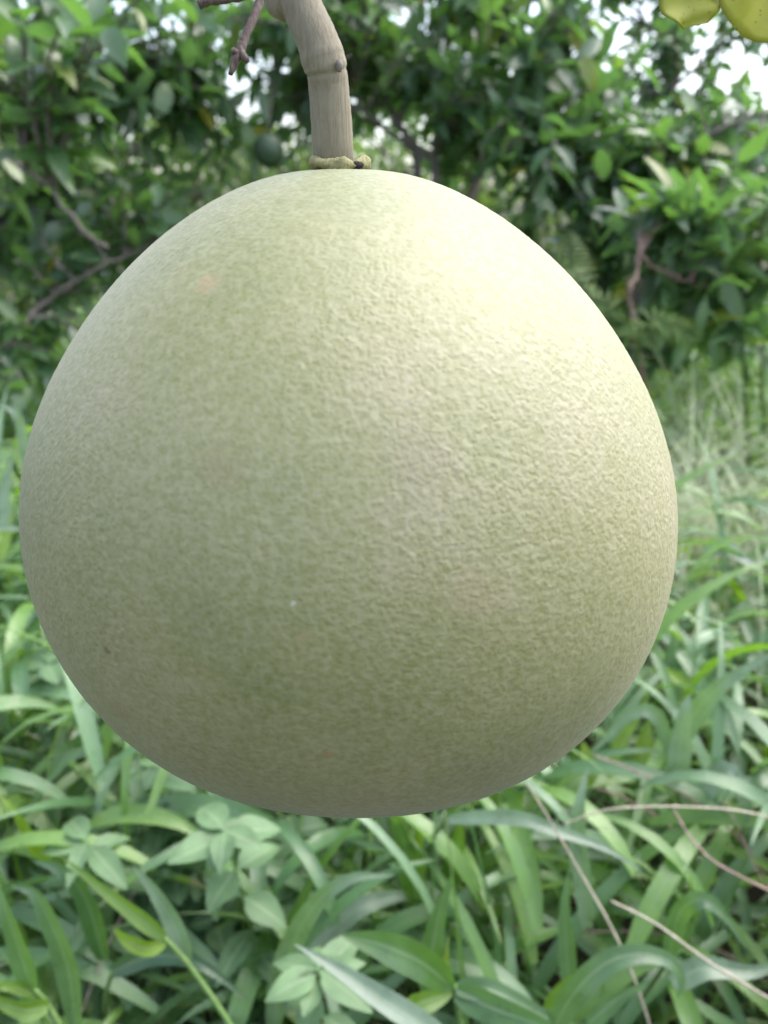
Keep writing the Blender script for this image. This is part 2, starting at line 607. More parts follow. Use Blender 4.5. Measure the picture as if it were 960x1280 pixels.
def tree(name, label, base, limbs, crown_boxes, n_twigs, leaf_len=(0.08, 0.13), mat='citrus', kind='wide', tone=(0.1, 0.6), n_single=200,
         trunk_r=0.03, trunk_top=None, group=None, per=9, yellow=0.03, cat='tree', bark='bark', droop=0.25):
    """limbs: list of (points, r0, r1); crown_boxes: list of (centre, radii, weight)"""
    base = np.array(base, dtype=float)
    root = empty(name, base, label, cat, group)
    rl = base
    top = np.array(trunk_top if trunk_top is not None else base + [0, 0, 0.9])
    tp = catmull([base - [0, 0, 0.04], base + (top - base) * 0.35 + rng.uniform(-.03, .03, 3), base + (top - base) * 0.7 + rng.uniform(-.03, .03, 3), top], 14)
    V, F = tube(tp, np.linspace(trunk_r, trunk_r * 0.6, 14), 9, 0.08)
    mesh_obj('trunk', V, F, M[bark], root, {'tone': np.full(len(V), .5)})
    lpts, lbag = [], []
    for pts, r0, r1 in limbs:
        q = catmull(pts, 6 * len(pts))
        q[1:-1] += rng.normal(0, 0.003, q[1:-1].shape)
        b = Bag()
        V, F = tube(q, np.linspace(r0, r1, len(q)), 7, 0.08)
        b.add(V, F)
        lbag.append(b)
        for p in q:
            lpts.append((p, len(lbag) - 1))
    LP = np.array([p for p, _ in lpts])
    LI = np.array([i for _, i in lpts])
    w = np.array([c[2] for c in crown_boxes], dtype=float)
    w /= w.sum()
    leaves = []
    up = np.array([0, 0, 1.0])
    for k in range(n_twigs):
        c, r, _ = crown_boxes[rng.choice(len(w), p=w)]
        u = rng.normal(0, 1, 3)
        u /= np.linalg.norm(u)
        tgt = np.array(c) + u * np.array(r) * rng.uniform(0.15, 1) ** 0.5
        tgt[2] = max(tgt[2], 0.12)
        dd = np.linalg.norm(LP - tgt, axis=1) + 0.25 * np.maximum(0, LP[:, 2] - tgt[2])
        j = int(np.argmin(dd))
        s = LP[j]
        L_ = np.linalg.norm(tgt - s)
        mid = (s + tgt) / 2 + np.array([0, 0, 0.12 * L_]) + rng.normal(0, 0.05 * L_, 3)
        q = catmull([s, mid, tgt], 7)
        V, F = tube(q, np.linspace(0.0055, 0.002, 7), 5, 0, False)
        lbag[LI[j]].add(V, F)
        n = per + rng.integers(-2, 3)
        T, N, Bn = frames(q)
        az0 = rng.uniform(0, 6.28)
        tw_tone = rng.uniform(*tone)
        span = min(1.0, 0.30 / max(L_, 0.05))
        for m_ in range(n):
            t = 1 - span * (m_ / max(1, n - 1)) * 0.9
            f = t * 6
            i0 = min(int(f), 5)
            p = q[i0] + (q[i0 + 1] - q[i0]) * (f - i0)
            a = az0 + m_ * 2.4
            out = N[i0] * math.cos(a) + Bn[i0] * math.sin(a)
            d = T[i0] * rng.uniform(0.2, 0.8) + out * rng.uniform(0.7, 1.1) + np.array([0, 0, -droop * rng.uniform(0, 1.6)])
            tn = min(1, max(0, tw_tone + rng.normal(0, 0.1)))
            if rng.random() < yellow:
                tn = rng.uniform(0.85, 1)
            leaves.append((p, basis(d, up + rng.normal(0, 0.3, 3), rng.normal(0, 0.35)), rng.uniform(*leaf_len), tn))
    for b in lbag:
        b.build('limb', M[bark], root)
    put_leaves(leaves, root, rl, M[mat], kind, n_single)
    return root


def pt(px, py, d):
    return np.array(at(px, py, d))


def gpt(px, y):
    """ground point under photo column px at world distance y"""
    d = (FWD.y * y)   # good enough: depth of a point near eye level
    x = (px - 480) / FPX * (y * math.cos(PITCH) + 0.8 * math.sin(PITCH))
    return np.array([x, y, float(ground_z(np.array(x), np.array(y)))])


def ball(px, py, d, rpx, rpy, rd, w=1):
    return (pt(px, py, d), (rpx / FPX * d, rd, rpy / FPX * d), w)


# ------------------------------------------------------------------ the pomelo
def build_pomelo():
    root = empty('pomelo', FRUIT_C, 'huge pale yellow-green pomelo hanging from a thick stalk', 'fruit')
    nu, nv = 900, 520
    th = np.linspace(0, math.pi, nv)
    ph = np.linspace(0, 2 * math.pi, nu, endpoint=False)
    TH, PH = np.meshgrid(th, ph, indexing='ij')
    D = np.stack([np.sin(TH) * np.cos(PH), np.sin(TH) * np.sin(PH), np.cos(TH)], -1)
    r = np.ones_like(TH)
    # uneven body: (direction, amount, sharpness)
    for dv, amt, k in LOBES:
        dv = np.array(dv, dtype=float)
        dv /= np.linalg.norm(dv)
        r += amt * np.exp(k * (D @ dv - 1))
    # gentle dip round the stalk
    r -= 0.012 * np.exp(-(TH / 0.16) ** 2)
    P = D * (r * FRUIT_R)[..., None]
    V = P.reshape(-1, 3)
    ii = np.arange(nu * nv).reshape(nv, nu)
    F = np.stack([ii[:-1], ii[1:], np.roll(ii[1:], -1, 1), np.roll(ii[:-1], -1, 1)], -1).reshape(-1, 4)
    V = V + np.array(FRUIT_C)
    mesh_obj('rind', V, F, M['rind'], root)
    return root


LOBES = list(zip(
    [(0.942, -0.316, 0.113), (0.818, -0.165, 0.551), (0.479, -0.064, 0.875), (0.016, -0.041, 0.999), (-0.447, -0.101, 0.889), (-0.786, -0.229, 0.574),
     (-0.91, -0.391, 0.14), (-0.786, -0.542, -0.298), (-0.447, -0.642, -0.623), (0.016, -0.666, -0.746), (0.479, -0.605, -0.636), (0.818, -0.477, -0.321)],
    [0.0084, -0.0305, -0.0275, 0.0146, -0.0224, -0.0388, 0.0024, 0.009, 0.0099, -0.014, 0.0264, 0.0379], [9.0] * 12))
pom = build_pomelo()
_pole = 1 - 0.012 + sum(a * math.exp(k * (d[2] / math.hypot(*d) - 1)) for d, a, k in LOBES)
zt = np.array(FRUIT_C) + np.array([0, 0, FRUIT_R * _pole])      # the pole of the fruit


def px_size(px, d):
    return px / FPX * d


# calyx: a lumpy collar with a torn dark notch
def build_calyx():
    b = Bag()
    nu, nv = 48, 14
    c = zt + np.array([-0.0013, -0.002, 0.0010])
    V = []
    for i in range(nu):
        a = 2 * math.pi * i / nu
        lob = 1 + 0.10 * math.sin(5 * a + 0.7) + 0.06 * math.sin(9 * a + 2) + 0.05 * math.sin(13 * a)
        notch = math.exp(-((a - 5.45) / 0.16) ** 2)
        for j in range(nv):
            t = 2 * math.pi * j / nv
            rr = 0.0058 + 0.0014 * math.cos(t) * lob * (1 - 0.5 * notch) + 0.0008 * (lob - 1) * 5
            zz = 0.0014 * math.sin(t) * (1 + 0.25 * math.sin(4 * a + 1)) * (1 - 0.7 * notch)
            rr += 0.0001 * rng.normal()
            zz += 0.0001 * rng.normal() + 0.0004 * math.sin(2 * a + 1.2)
            V.append(c + np.array([rr * math.cos(a), rr * math.sin(a), zz]))
    F = [(i * nv + j, ((i + 1) % nu) * nv + j, ((i + 1) % nu) * nv + (j + 1) % nv, i * nv + (j + 1) % nv) for i in range(nu) for j in range(nv)]
    b.add(np.array(V), F)
    ca = b.build('calyx', M['calyx'], pom)
    # dark torn scar sitting in the notch
    a = 5.45
    s = Bag()
    cc = c + np.array([0.0066 * math.cos(a), 0.0066 * math.sin(a), -0.0004])
    V = []
    n = 14
    for j in range(7):
        t = math.pi * j / 6
        for i in range(n):
            q = 2 * math.pi * i / n
            w = 1 + 0.3 * math.sin(3 * q + j)
            V.append(cc + np.array([0.0016 * math.sin(t) * math.cos(q) * w, 0.001 * math.sin(t) * math.sin(q) * w, 0.0010 * math.cos(t)]))
    F = [(j * n + i, j * n + (i + 1) % n, (j + 1) * n + (i + 1) % n, (j + 1) * n + i) for j in range(6) for i in range(n)]
    s.add(np.array(V), F)
    s.build('calyx_scar', M['scar'], pom)


build_calyx()


# ------------------------------------------------------------------ tree that carries it
def build_host():
    tb = np.array([-0.95, 0.10, 0.0])
    root = empty('pomelo_tree', tb, 'pomelo tree with thick pale jointed stalk holding up the huge fruit', 'tree')
    trunk = catmull([tb - [0, 0, .05], tb + [0.03, 0.02, 0.5], tb + [0.02, 0.05, 1.0], tb + [0.1, 0.12, 1.35]], 20)
    V, F = tube(trunk, np.linspace(0.065, 0.04, 20), 14, 0.06)
    mesh_obj('trunk', V, F, M['bark'], root, {'tone': np.full(len(V), .5)})
    bough = catmull([trunk[-2], (-0.5, 0.26, 1.42), (-0.12, 0.26, 1.25), (0.12, 0.3, 1.22), (0.42, 0.36, 1.28)], 30)
    V, F = tube(bough, np.linspace(0.034, 0.012, 30), 12, 0.06)
    mesh_obj('bough', V, F, M['bark'], root, {'tone': np.full(len(V), .5)})
    # fruit stalk, jointed near its bend
    d0 = float((Vector(zt) - CAMP).dot(FWD))
    keys = [(417, 214, d0 + .001, 27), (416, 190, d0 - .002, 26.5), (414, 150, d0 - .005, 26.5), (411, 110, d0 - .008, 26), (408, 88, d0 - .010, 26.5),
            (404, 74, d0 - .011, 28), (396, 50, d0 - .012, 27), (380, 15, d0 - .013, 26), (362, -25, d0 - .014, 25), (335, -90, d0 - .014, 25)]
    P = [pt(x, y, d) for x, y, d, r in keys]
    rad = [px_size(r * .97, d) for x, y, d, r in keys]
    low = P[-1]
    P += [low + (np.array(bough[15]) - low) * t + np.array([0.0, 0, 0.03 * math.sin(3.1 * t)]) for t in (0.35, 0.7, 1.0)]
    rad += [0.0055, 0.0065, 0.008]
    n = 130
    Q = catmull(P, n)
    rr = catmull([(r, 0, 0) for r in rad], n)[:, 0]
    # node ring at the joint (photo y about 88) and a fainter one above
    py = proj(Q)[1]
    for yk, amp, wd in ((84, 0.035, 4.0), (70, 0.03, 5.0)):
        rr = rr * (1 + amp * np.exp(-((py - yk) / wd) ** 2))
    rr = rr * (1 - 0.035 * np.exp(-((py - 90) / 2.0) ** 2))
    V, F = tube(Q, rr, 28, 0.012)
    st = mesh_obj('fruit_stalk', V, F, M['stalk'], root, {'tone': np.full(len(V), .5)})
    # bud scar on the joint and the corky ring under it
    b = Bag()
    for (x, y, d, r1) in ((424, 82, d0 - .0144, .0009), (395, 66, d0 - .0150, .0008)):
        c = pt(x, y, d)
        q = np.array([c + np.array([0, -0.0003, -.0012]), c, c + np.array([0, .0003, .0012])])
        V, F = tube(q, [r1 * .55, r1, r1 * .5], 8, 0.2)
        b.add(V, F)
    b.build('bud_scar', M['bark'], root)
    # dead twig, broken off
    K = [(352, -90, .232, 9), (330, -15, .229, 8.5), (318, 20, .227, 7.5), (306, 48, .226, 7.5), (301, 62, .2255, 9), (294, 76, .225, 8), (288, 93, .2245, 4)]
    P = [pt(x, y, d) for x, y, d, r in K]
    rad = [px_size(r, d) for x, y, d, r in K]
    rad = [r * .7 for r in rad]
    P = [np.array(bough[17]), P[0] + (np.array(bough[17]) - P[0]) * .5 + [0, .02, 0]] + P
    rad = [0.004, 0.003] + rad
    Q = catmull(P, 60)
    rr = catmull([(r, 0, 0) for r in rad], 60)[:, 0]
    b = Bag()
    V, F = tube(Q, rr, 9, 0.14)
    b.add(V, F)
    for (x0, y0, x1, y1) in ((300, 64, 309, 76), (297, 70, 291, 62)):
        q = catmull([pt(x0, y0, .2255), pt((x0 + x1) / 2, (y0 + y1) / 2, .2245), pt(x1, y1, .2235)], 6)
        V, F = tube(q, np.linspace(px_size(6, .225), px_size(3.5, .225), 6), 8, 0.15)
        b.add(V, F)
    q = catmull([pt(330, -12, .229), pt(296, -4, .226), pt(262, 1, .224), pt(248, 6, .224)], 16)
    V, F = tube(q, np.linspace(px_size(6, .226), px_size(5, .226), 16), 8, 0.15)
    b.add(V, F)
    b.build('dead_twig', M['dead'], root)
    # two yellowing leaves hanging by their twig
    tw0 = np.array(bough[27])
    hub = pt(905, -60, .25)
    Q = catmull([tw0, tw0 + (hub - tw0) * .5 + [0.01, -.03, 0], hub], 16)
    V, F = tube(Q, np.linspace(.004, .002, 16), 8, .05)
    mesh_obj('leaf_twig', V, F, M['bark'], root, {'tone': np.full(len(V), .5)})

    def blade(pts, halfw, roll, tone):
        # rounded leaf: centre line + half widths (photo px), a little thickness
        n = 22
        q = catmull([pt(*p) for p in pts], n)
        hw = catmull([(h, 0, 0) for h in halfw], n)[:, 0]
        T = np.gradient(q, axis=0)
        T /= np.linalg.norm(T, axis=1, keepdims=True)
        view = np.array(FWD)
        S = np.cross(T, view)
        S /= np.linalg.norm(S, axis=1, keepdims=True)
        Nn = np.cross(S, T)
        S = S * math.cos(roll) + Nn * math.sin(roll)
        Nn = np.cross(S, T)
        us = np.linspace(-1, 1, 11)
        V = []
        for side in (0, 1):
            for i in range(n):
                for u in us:
                    w = max(px_size(hw[i], .25), 1e-4)
                    V.append(q[i] + S[i] * u * w + Nn[i] * (0.0016 * (1 - abs(u)) ** 2 + 0.0007 * math.sin(i * .7 + u * 3) + side * 0.00045))
        m = len(us)
        F = []
        for side in (0, 1):
            o = side * n * m
            for i in range(n - 1):
                for j in range(m - 1):
                    f = (o + i * m + j, o + i * m + j + 1, o + (i + 1) * m + j + 1, o + (i + 1) * m + j)
                    F.append(f if side else f[::-1])
        o = n * m
        ring = [j for j in range(m)] + [i * m + m - 1 for i in range(1, n)] + [(n - 1) * m + j for j in range(m - 2, -1, -1)] + [i * m for i in range(n - 2, 0, -1)]
        for k in range(len(ring)):
            a_, b_ = ring[k], ring[(k + 1) % len(ring)]
            F.append((a_, b_, b_ + o, a_ + o))
        return mesh_obj('leaf', np.array(V), F, M['yellow_leaf'], root, {'tone': np.full(len(V), tone)})

    blade([(898, -70, .25), (878, -45, .25), (866, -20, .25), (861, 5, .25), (860, 22, .25), (860, 31, .25)], [4, 32, 43, 41, 31, 14], 0.2, .35)
    blade([(915, -70, .25), (935, -35, .249), (962, -18, .248), (985, 6, .248), (1002, 26, .247), (1012, 40, .247)], [4, 46, 62, 60, 40, 4], -0.15, .55)
    # the upper crown, above the picture
    leaves = []
    for k in range(60):
        j = rng.integers(1, 7)
        s = np.array(bough[j])
        tgt = s + rng.normal(0, 0.16, 3) + np.array([-.12, 0.0, 0.25])
        for m_ in range(5):
            p = s + (tgt - s) * (0.55 + 0.11 * m_)
            d = (tgt - s) + rng.normal(0, .15, 3)
            leaves.append((p, basis(d, np.array([0, 0, 1.0]) + rng.normal(0, .3, 3), rng.normal(0, .3)), rng.uniform(.08, .13), rng.uniform(.1, .6)))
    put_leaves(leaves, root, tb, M['citrus'], 'wide', 0)
    return root


build_host()

# ------------------------------------------------------------------ orchard trees behind
G_TREE = 'orchard trees behind the fruit'
b = gpt(-60, 2.0)
tree('orchard_tree', 'citrus tree with long bare arching twig and reddish lower limb', b,
     [([b + [0, 0, .5], pt(-20, 150, 1.9), pt(0, 190, 1.75), pt(60, 232, 1.7), pt(100, 285, 1.68), pt(135, 310, 1.68)], .0075, .004),
      ([b + [0, 0, .3], pt(-10, 455, 2.0), pt(25, 410, 2.05), pt(60, 375, 2.1), pt(125, 335, 2.1), pt(200, 300, 2.2)], .010, .005),
      ([b + [0, 0, .7], pt(-10, 60, 2.0), pt(60, 112, 2.0), pt(110, 120, 2.1), pt(150, 128, 2.1), pt(230, 110, 2.2)], .016, .007),
      ([b + [0, 0, .6], pt(-30, 300, 2.2), pt(10, 270, 2.3), pt(60, 232, 2.4)], .012, .006),
      ([b + [0, 0, .8], pt(0, -40, 2.0), pt(120, -70, 2.2), pt(250, -60, 2.3)], .016, .008)],
     [ball(40, 60, 2.0, 120, 110, .35, 3), ball(70, 40, 1.5, 90, 50, .12, .7), ball(190, 60, 2.2, 110, 110, .4, 3), ball(60, 230, 2.2, 130, 110, .4, 2), ball(230, 170, 2.4, 90, 80, .3, 2.0),
      ball(60, 330, 2.3, 110, 60, .3, 1.6), ball(-80, 150, 2.1, 80, 200, .4, .7), ball(40, 440, 2.1, 110, 50, .3, 1.5), ball(170, 270, 2.3, 90, 60, .3, 1.6)],
     330, (.06, .11), trunk_r=.035, trunk_top=b + [0.02, .02, 1.1], group=G_TREE, tone=(.15, .75), per=6)
b = gpt(500, 2.6)
tree('orchard_tree', 'dark leaning tree with forked slim trunk just right of the stalk', b,
     [([b + [0, 0, .35], pt(545, 225, 2.5), pt(515, 180, 2.5), pt(490, 140, 2.5), pt(470, 60, 2.5), pt(450, -40, 2.5)], .016, .009),
      ([pt(520, 190, 2.5), pt(480, 160, 2.45), pt(455, 140, 2.4), pt(440, 110, 2.4)], .009, .006),
      ([pt(500, 155, 2.5), pt(540, 60, 2.5), pt(590, 10, 2.4), pt(620, -40, 2.4)], .010, .006),
      ([b + [0, 0, .4], pt(590, 240, 2.7), pt(600, 200, 2.7), pt(605, 110, 2.7), pt(640, 0, 2.7)], .02, .01)],
     [ball(480, 20, 2.4, 110, 80, .4, 2), ball(600, 60, 2.4, 90, 110, .4, 3), ball(330, 60, 2.7, 90, 80, .35, 1.5), ball(560, 170, 2.9, 80, 70, .3, 1.2), ball(460, 110, 2.9, 70, 60, .3, 1.5), ball(350, 20, 2.3, 90, 60, .3, 1.5),
      ball(340, 150, 2.6, 50, 60, .3, .8)],
     330, (.06, .11), trunk_r=.022, trunk_top=pt(520, 190, 2.5), group=G_TREE, tone=(.15, .75), per=6)
b = gpt(760, 2.5)
tree('orchard_tree', 'dense dark citrus tree with upright trunk behind the fern', b,
     [([b + [0, 0, .4], pt(745, 290, 2.45), pt(735, 200, 2.45), pt(720, 140, 2.4), pt(700, 60, 2.4), pt(690, -30, 2.4)], .02, .01),
      ([pt(740, 240, 2.45), pt(790, 200, 2.4), pt(850, 190, 2.3), pt(905, 160, 2.25), pt(960, 140, 2.2)], .011, .006),
      ([pt(738, 280, 2.45), pt(690, 200, 2.3), pt(660, 150, 2.25), pt(650, 80, 2.2)], .011, .006),
      ([b + [0, 0, .3], pt(800, 360, 2.3), pt(840, 320, 2.2), pt(880, 300, 2.1)], .014, .007)],
     [ball(700, 60, 2.3, 100, 90, .35, 2.6), ball(660, 190, 2.3, 70, 80, .3, 2), ball(770, 230, 2.4, 90, 90, .3, 2.5), ball(860, 250, 2.3, 90, 70, .3, 2),
      ball(760, 330, 2.5, 80, 60, .3, 1.4), ball(800, 410, 2.5, 90, 40, .3, 1.6), ball(920, 400, 2.5, 80, 40, .3, 1.4), ball(830, 170, 2.4, 80, 40, .3, 1.0)],
     300, (.07, .12), trunk_r=.024, trunk_top=pt(735, 200, 2.45), group=G_TREE, tone=(.1, .65), per=6, yellow=.03)
b = gpt(850, 3.1)
tree('orchard_tree', 'tree with slim straight grey-brown stem against white sky', b,
     [([b + [0, 0, .6], pt(842, 150, 2.9), pt(843, 90, 2.9), pt(842, 40, 2.9), pt(838, -40, 2.9)], .013, .010),
      ([pt(842, 110, 2.9), pt(900, 60, 2.85), pt(960, 20, 2.8), pt(1010, -10, 2.8)], .008, .005),
      ([pt(842, 60, 2.9), pt(800, 20, 2.9), pt(760, -20, 2.9)], .008, .005)],
     [ball(800, 10, 2.8, 90, 70, .3, 1.0), ball(800, 130, 3.0, 70, 50, .3, .8), ball(930, 150, 2.7, 60, 40, .3, .9), ball(900, 50, 2.9, 80, 50, .3, .9), ball(960, 200, 2.7, 50, 50, .3, 1), ball(900, -20, 2.9, 90, 40, .3, .6)],
     180, (.055, .1), trunk_r=.02, trunk_top=pt(842, 150, 2.9), group=G_TREE, tone=(.1, .6), per=5, yellow=.08)
b = gpt(935, 1.9)
tree('citrus_sapling', 'young tree with upright long bright green leaves above wispy grass', b,
     [([b + [0, 0, .25], pt(900, 340, 1.85), pt(870, 290, 1.8), pt(850, 255, 1.8)], .006, .003),
      ([b + [0, 0, .25], pt(950, 330, 1.85), pt(955, 270, 1.8), pt(960, 230, 1.8)], .006, .003)],
     [ball(850, 290, 1.8, 55, 50, .15, 2), ball(930, 330, 1.8, 60, 60, .2, 2), ball(860, 360, 1.85, 60, 40, .2, 1.4), ball(920, 420, 1.8, 70, 30, .15, 1.6), ball(960, 260, 1.8, 40, 50, .15, 1)],
     46, (.08, .13), bark='green_stalk', kind='long', tone=(.4, .8), trunk_r=.008, trunk_top=pt(930, 370, 1.88), group='saplings under the trees', per=8, droop=-.2, n_single=150)
# reddish dead sapling stem
b = gpt(793, 1.95)
tree('orchard_tree', 'small tree with reddish-brown stem left of the bright sapling', b,
     [([b + [0, 0, .3], pt(789, 378, 1.72), pt(794, 345, 1.72), pt(799, 318, 1.75)], .0065, .004),
      ([pt(797, 320, 1.73), pt(840, 345, 1.75), pt(880, 360, 1.78)], .004, .002)],
     [ball(850, 330, 1.85, 50, 50, .15, 1), ball(820, 270, 1.9, 50, 30, .15, 1)],
     20, (.08, .12), trunk_r=.009, trunk_top=pt(789, 385, 1.73), group=G_TREE, tone=(.0, .4), per=6, bark='red_bark')

# paler scrub farther back, each bush its own
G_SCRUB = 'scrub bushes beyond the orchard'
SCRUB = [(-40, 4.2, 1.25, 'pale bush deep behind the bare arching twig'), (110, 4.6, 1.3, 'yellow-green bush seen through the gaps over the reddish limb'),
         (260, 5.0, 1.3, 'light olive bush behind the small unripe fruit'), (390, 4.4, 1.2, 'pale green bush filling the view behind the stalk'),
         (560, 5.2, 1.2, 'light bush beyond the forked slim trunk'), (700, 4.8, 1.1, 'green bush beyond the fern fronds'),
         (850, 4.5, .9, 'mid green bush behind the reddish-brown stem'), (1000, 4.3, .9, 'dull green bush behind the wispy grass')]
for i, (px, y, h, lab) in enumerate(SCRUB):
    b = gpt(px, y)
    lim = [([b + [0, 0, .1], b + [rng.uniform(-.3, .3), rng.uniform(-.2, .2), h * .5], b + [rng.uniform(-.6, .6), rng.uniform(-.3, .3), h * .95]], .014, .006) for _ in range(4)]
    tree('scrub_bush', lab, b, lim, [(b + [0, 0, h * .45], (.55, .45, h * .5), 2), (b + [0, 0, h * .75], (.5, .4, h * .3), 1)], 120, (.06, .11), mat='scrub',
         tone=(.25, .95) if px < 450 else (.0, .6), trunk_r=.02, trunk_top=b + [0, 0, .35], group=G_SCRUB, per=9, n_single=40, cat='bush', yellow=0)

# far wood closing the view
leaves = []
up = np.array([0, 0, 1.0])
for k in range(7500):
    a = rng.uniform(-1.0, 1.0)
    x = 9.5 * a
    y = 8.5 + 1.2 * math.cos(a * 2) + rng.uniform(0, 1.6)
    hmax = (1.75 if x < 0.6 else 1.25) + 0.2 * math.sin(x * 1.3) + 0.15 * math.sin(x * 3.1 + 1) - (0.15 if x > 2 else 0)
    z = hmax * rng.uniform(0, 1) ** 0.8
    leaves.append((np.array([x, y, z]), basis(rng.normal(0, 1, 3) + [0, -.3, -.2], up + rng.normal(0, .4, 3), rng.normal(0, .4)), rng.uniform(.12, .24), rng.uniform(0, .7)))
wd = put_leaves(leaves, None, (0, 0, 0), M['scrub'], 'wide', 0, 'thicket')
tag(wd, 'low green thicket closing the view far behind the trees', 'thicket', kind='stuff')

# small unripe fruit behind
def small_fruit():
    c = pt(336, 188, 2.25)
    root = empty('unripe_fruit', c, 'small dark green unripe fruit hanging left of the stalk', 'fruit')
    nu, nv = 40, 26
    V = []
    for j in range(nv):
        t = math.pi * j / (nv - 1)
        for i in range(nu):
            a = 2 * math.pi * i / nu
            r = 0.043 * (1 - 0.08 * math.exp(-(t / .5) ** 2))
            V.append(c + np.array([r * math.sin(t) * math.cos(a), r * math.sin(t) * math.sin(a), r * 1.12 * math.cos(t)]))
    F = [(j * nu + i, (j + 1) * nu + i, (j + 1) * nu + (i + 1) % nu, j * nu + (i + 1) % nu) for j in range(nv - 1) for i in range(nu)]
    mesh_obj('rind', np.array(V), F, M['unripe'], root)
    q = catmull([c + [0, 0, .047], c + [.005, .02, .1], pt(345, 80, 2.35), pt(352, 0, 2.4), pt(440, -30, 2.5)], 18)
    V, F = tube(q, np.linspace(.003, .004, 18), 7)
    mesh_obj('stalk', V, F, M['bark'], root)


M['unripe'] = leaf_mat('unripe_rind', [(0, (.05, .085, .045)), (1, (.09, .13, .06))], rough=.45, transl=0.0)
small_fruit()

# ------------------------------------------------------------------ grass
def blades(n, base, az, e0, k, L, W, tone, S=8, twist=None, fold=0.35, backroll=None):
    """vectorised arching blades -> V, F, tone, across"""
    t = np.linspace(0, 1, S + 1)
    e = e0[:, None] - k[:, None] * t[None] ** 1.3
    ds = L[:, None] / S
    hx = np.cumsum(np.cos(e) * ds, 1) - np.cos(e[:, :1]) * ds
    hz = np.cumsum(np.sin(e) * ds, 1) - np.sin(e[:, :1]) * ds
    ca, sa = np.cos(az)[:, None], np.sin(az)[:, None]
    C = np.stack([base[:, :1] + hx * ca, base[:, 1:2] + hx * sa, base[:, 2:3] + hz], -1)
    side = np.stack([-np.sin(az), np.cos(az), np.zeros(n)], -1)[:, None, :].repeat(S + 1, 1)
    T = np.stack([np.cos(e) * ca, np.cos(e) * sa, np.sin(e)], -1)
    Nn = np.cross(T, side)
    tw = (twist if twist is not None else np.zeros(n))[:, None, None] * t[None, :, None]
    S2 = side * np.cos(tw) + Nn * np.sin(tw)
    N2 = np.cross(T, S2)
    w = W[:, None] * (np.clip(t / .18, 0, 1) ** .6 * .45 + .55) * np.clip((1 - t) / .55, 0, 1) ** .8 * .5
    w = np.maximum(w, 0.0003)
    Lf = C + S2 * w[..., None] + N2 * (w * fold)[..., None]
    Rt = C - S2 * w[..., None] + N2 * (w * fold)[..., None]
    V = np.stack([Lf, C, Rt], 2)                       # n, S+1, 3, 3
    V = V.reshape(-1, 3)
    m = (S + 1) * 3
    f = []
    for i in range(S):
        a = i * 3
        f += [(a + 3, a + 4, a + 1, a), (a + 4, a + 5, a + 2, a + 1)]
    F = (np.arange(n)[:, None, None] * m + np.array(f)[None]).reshape(-1, 4)
    tn = tone[:, None].repeat(m, 1).ravel()
    tip = (t[None, :, None] > .8) & (np.random.default_rng(n).random(n)[:, None, None] < .22)
    tn = np.where(np.broadcast_to(tip, (n, S + 1, 3)).reshape(-1), .98, tn)
    ac = np.tile(np.array([0, .5, 1.0]), n * (S + 1))
    return V, F, tn, ac


def clear_of_fruit(V, n):
    """keep only blades that do not poke up between the lens and the fruit"""
    P = V.reshape(n, -1, 3)
    x, y, d = proj(V)
    x, y, d = x.reshape(n, -1), y.reshape(n, -1), d.reshape(n, -1)
    bad = ((x - 437) ** 2 + (y - 617) ** 2 < 425 ** 2) & (d < 0.34)
    return ~(bad.any(1) | (d < 0.30).any(1) | ((d < 0.64) & (x > -40) & (x < 1000) & (y < 1290)).any(1))


WISP_PX = [(825, 455, 1.55), (880, 435, 1.6), (935, 445, 1.5), (975, 470, 1.4), (865, 500, 1.35), (915, 425, 1.75), (925, 510, 1.3)]
WISP = [pt(*w) for w in WISP_PX]


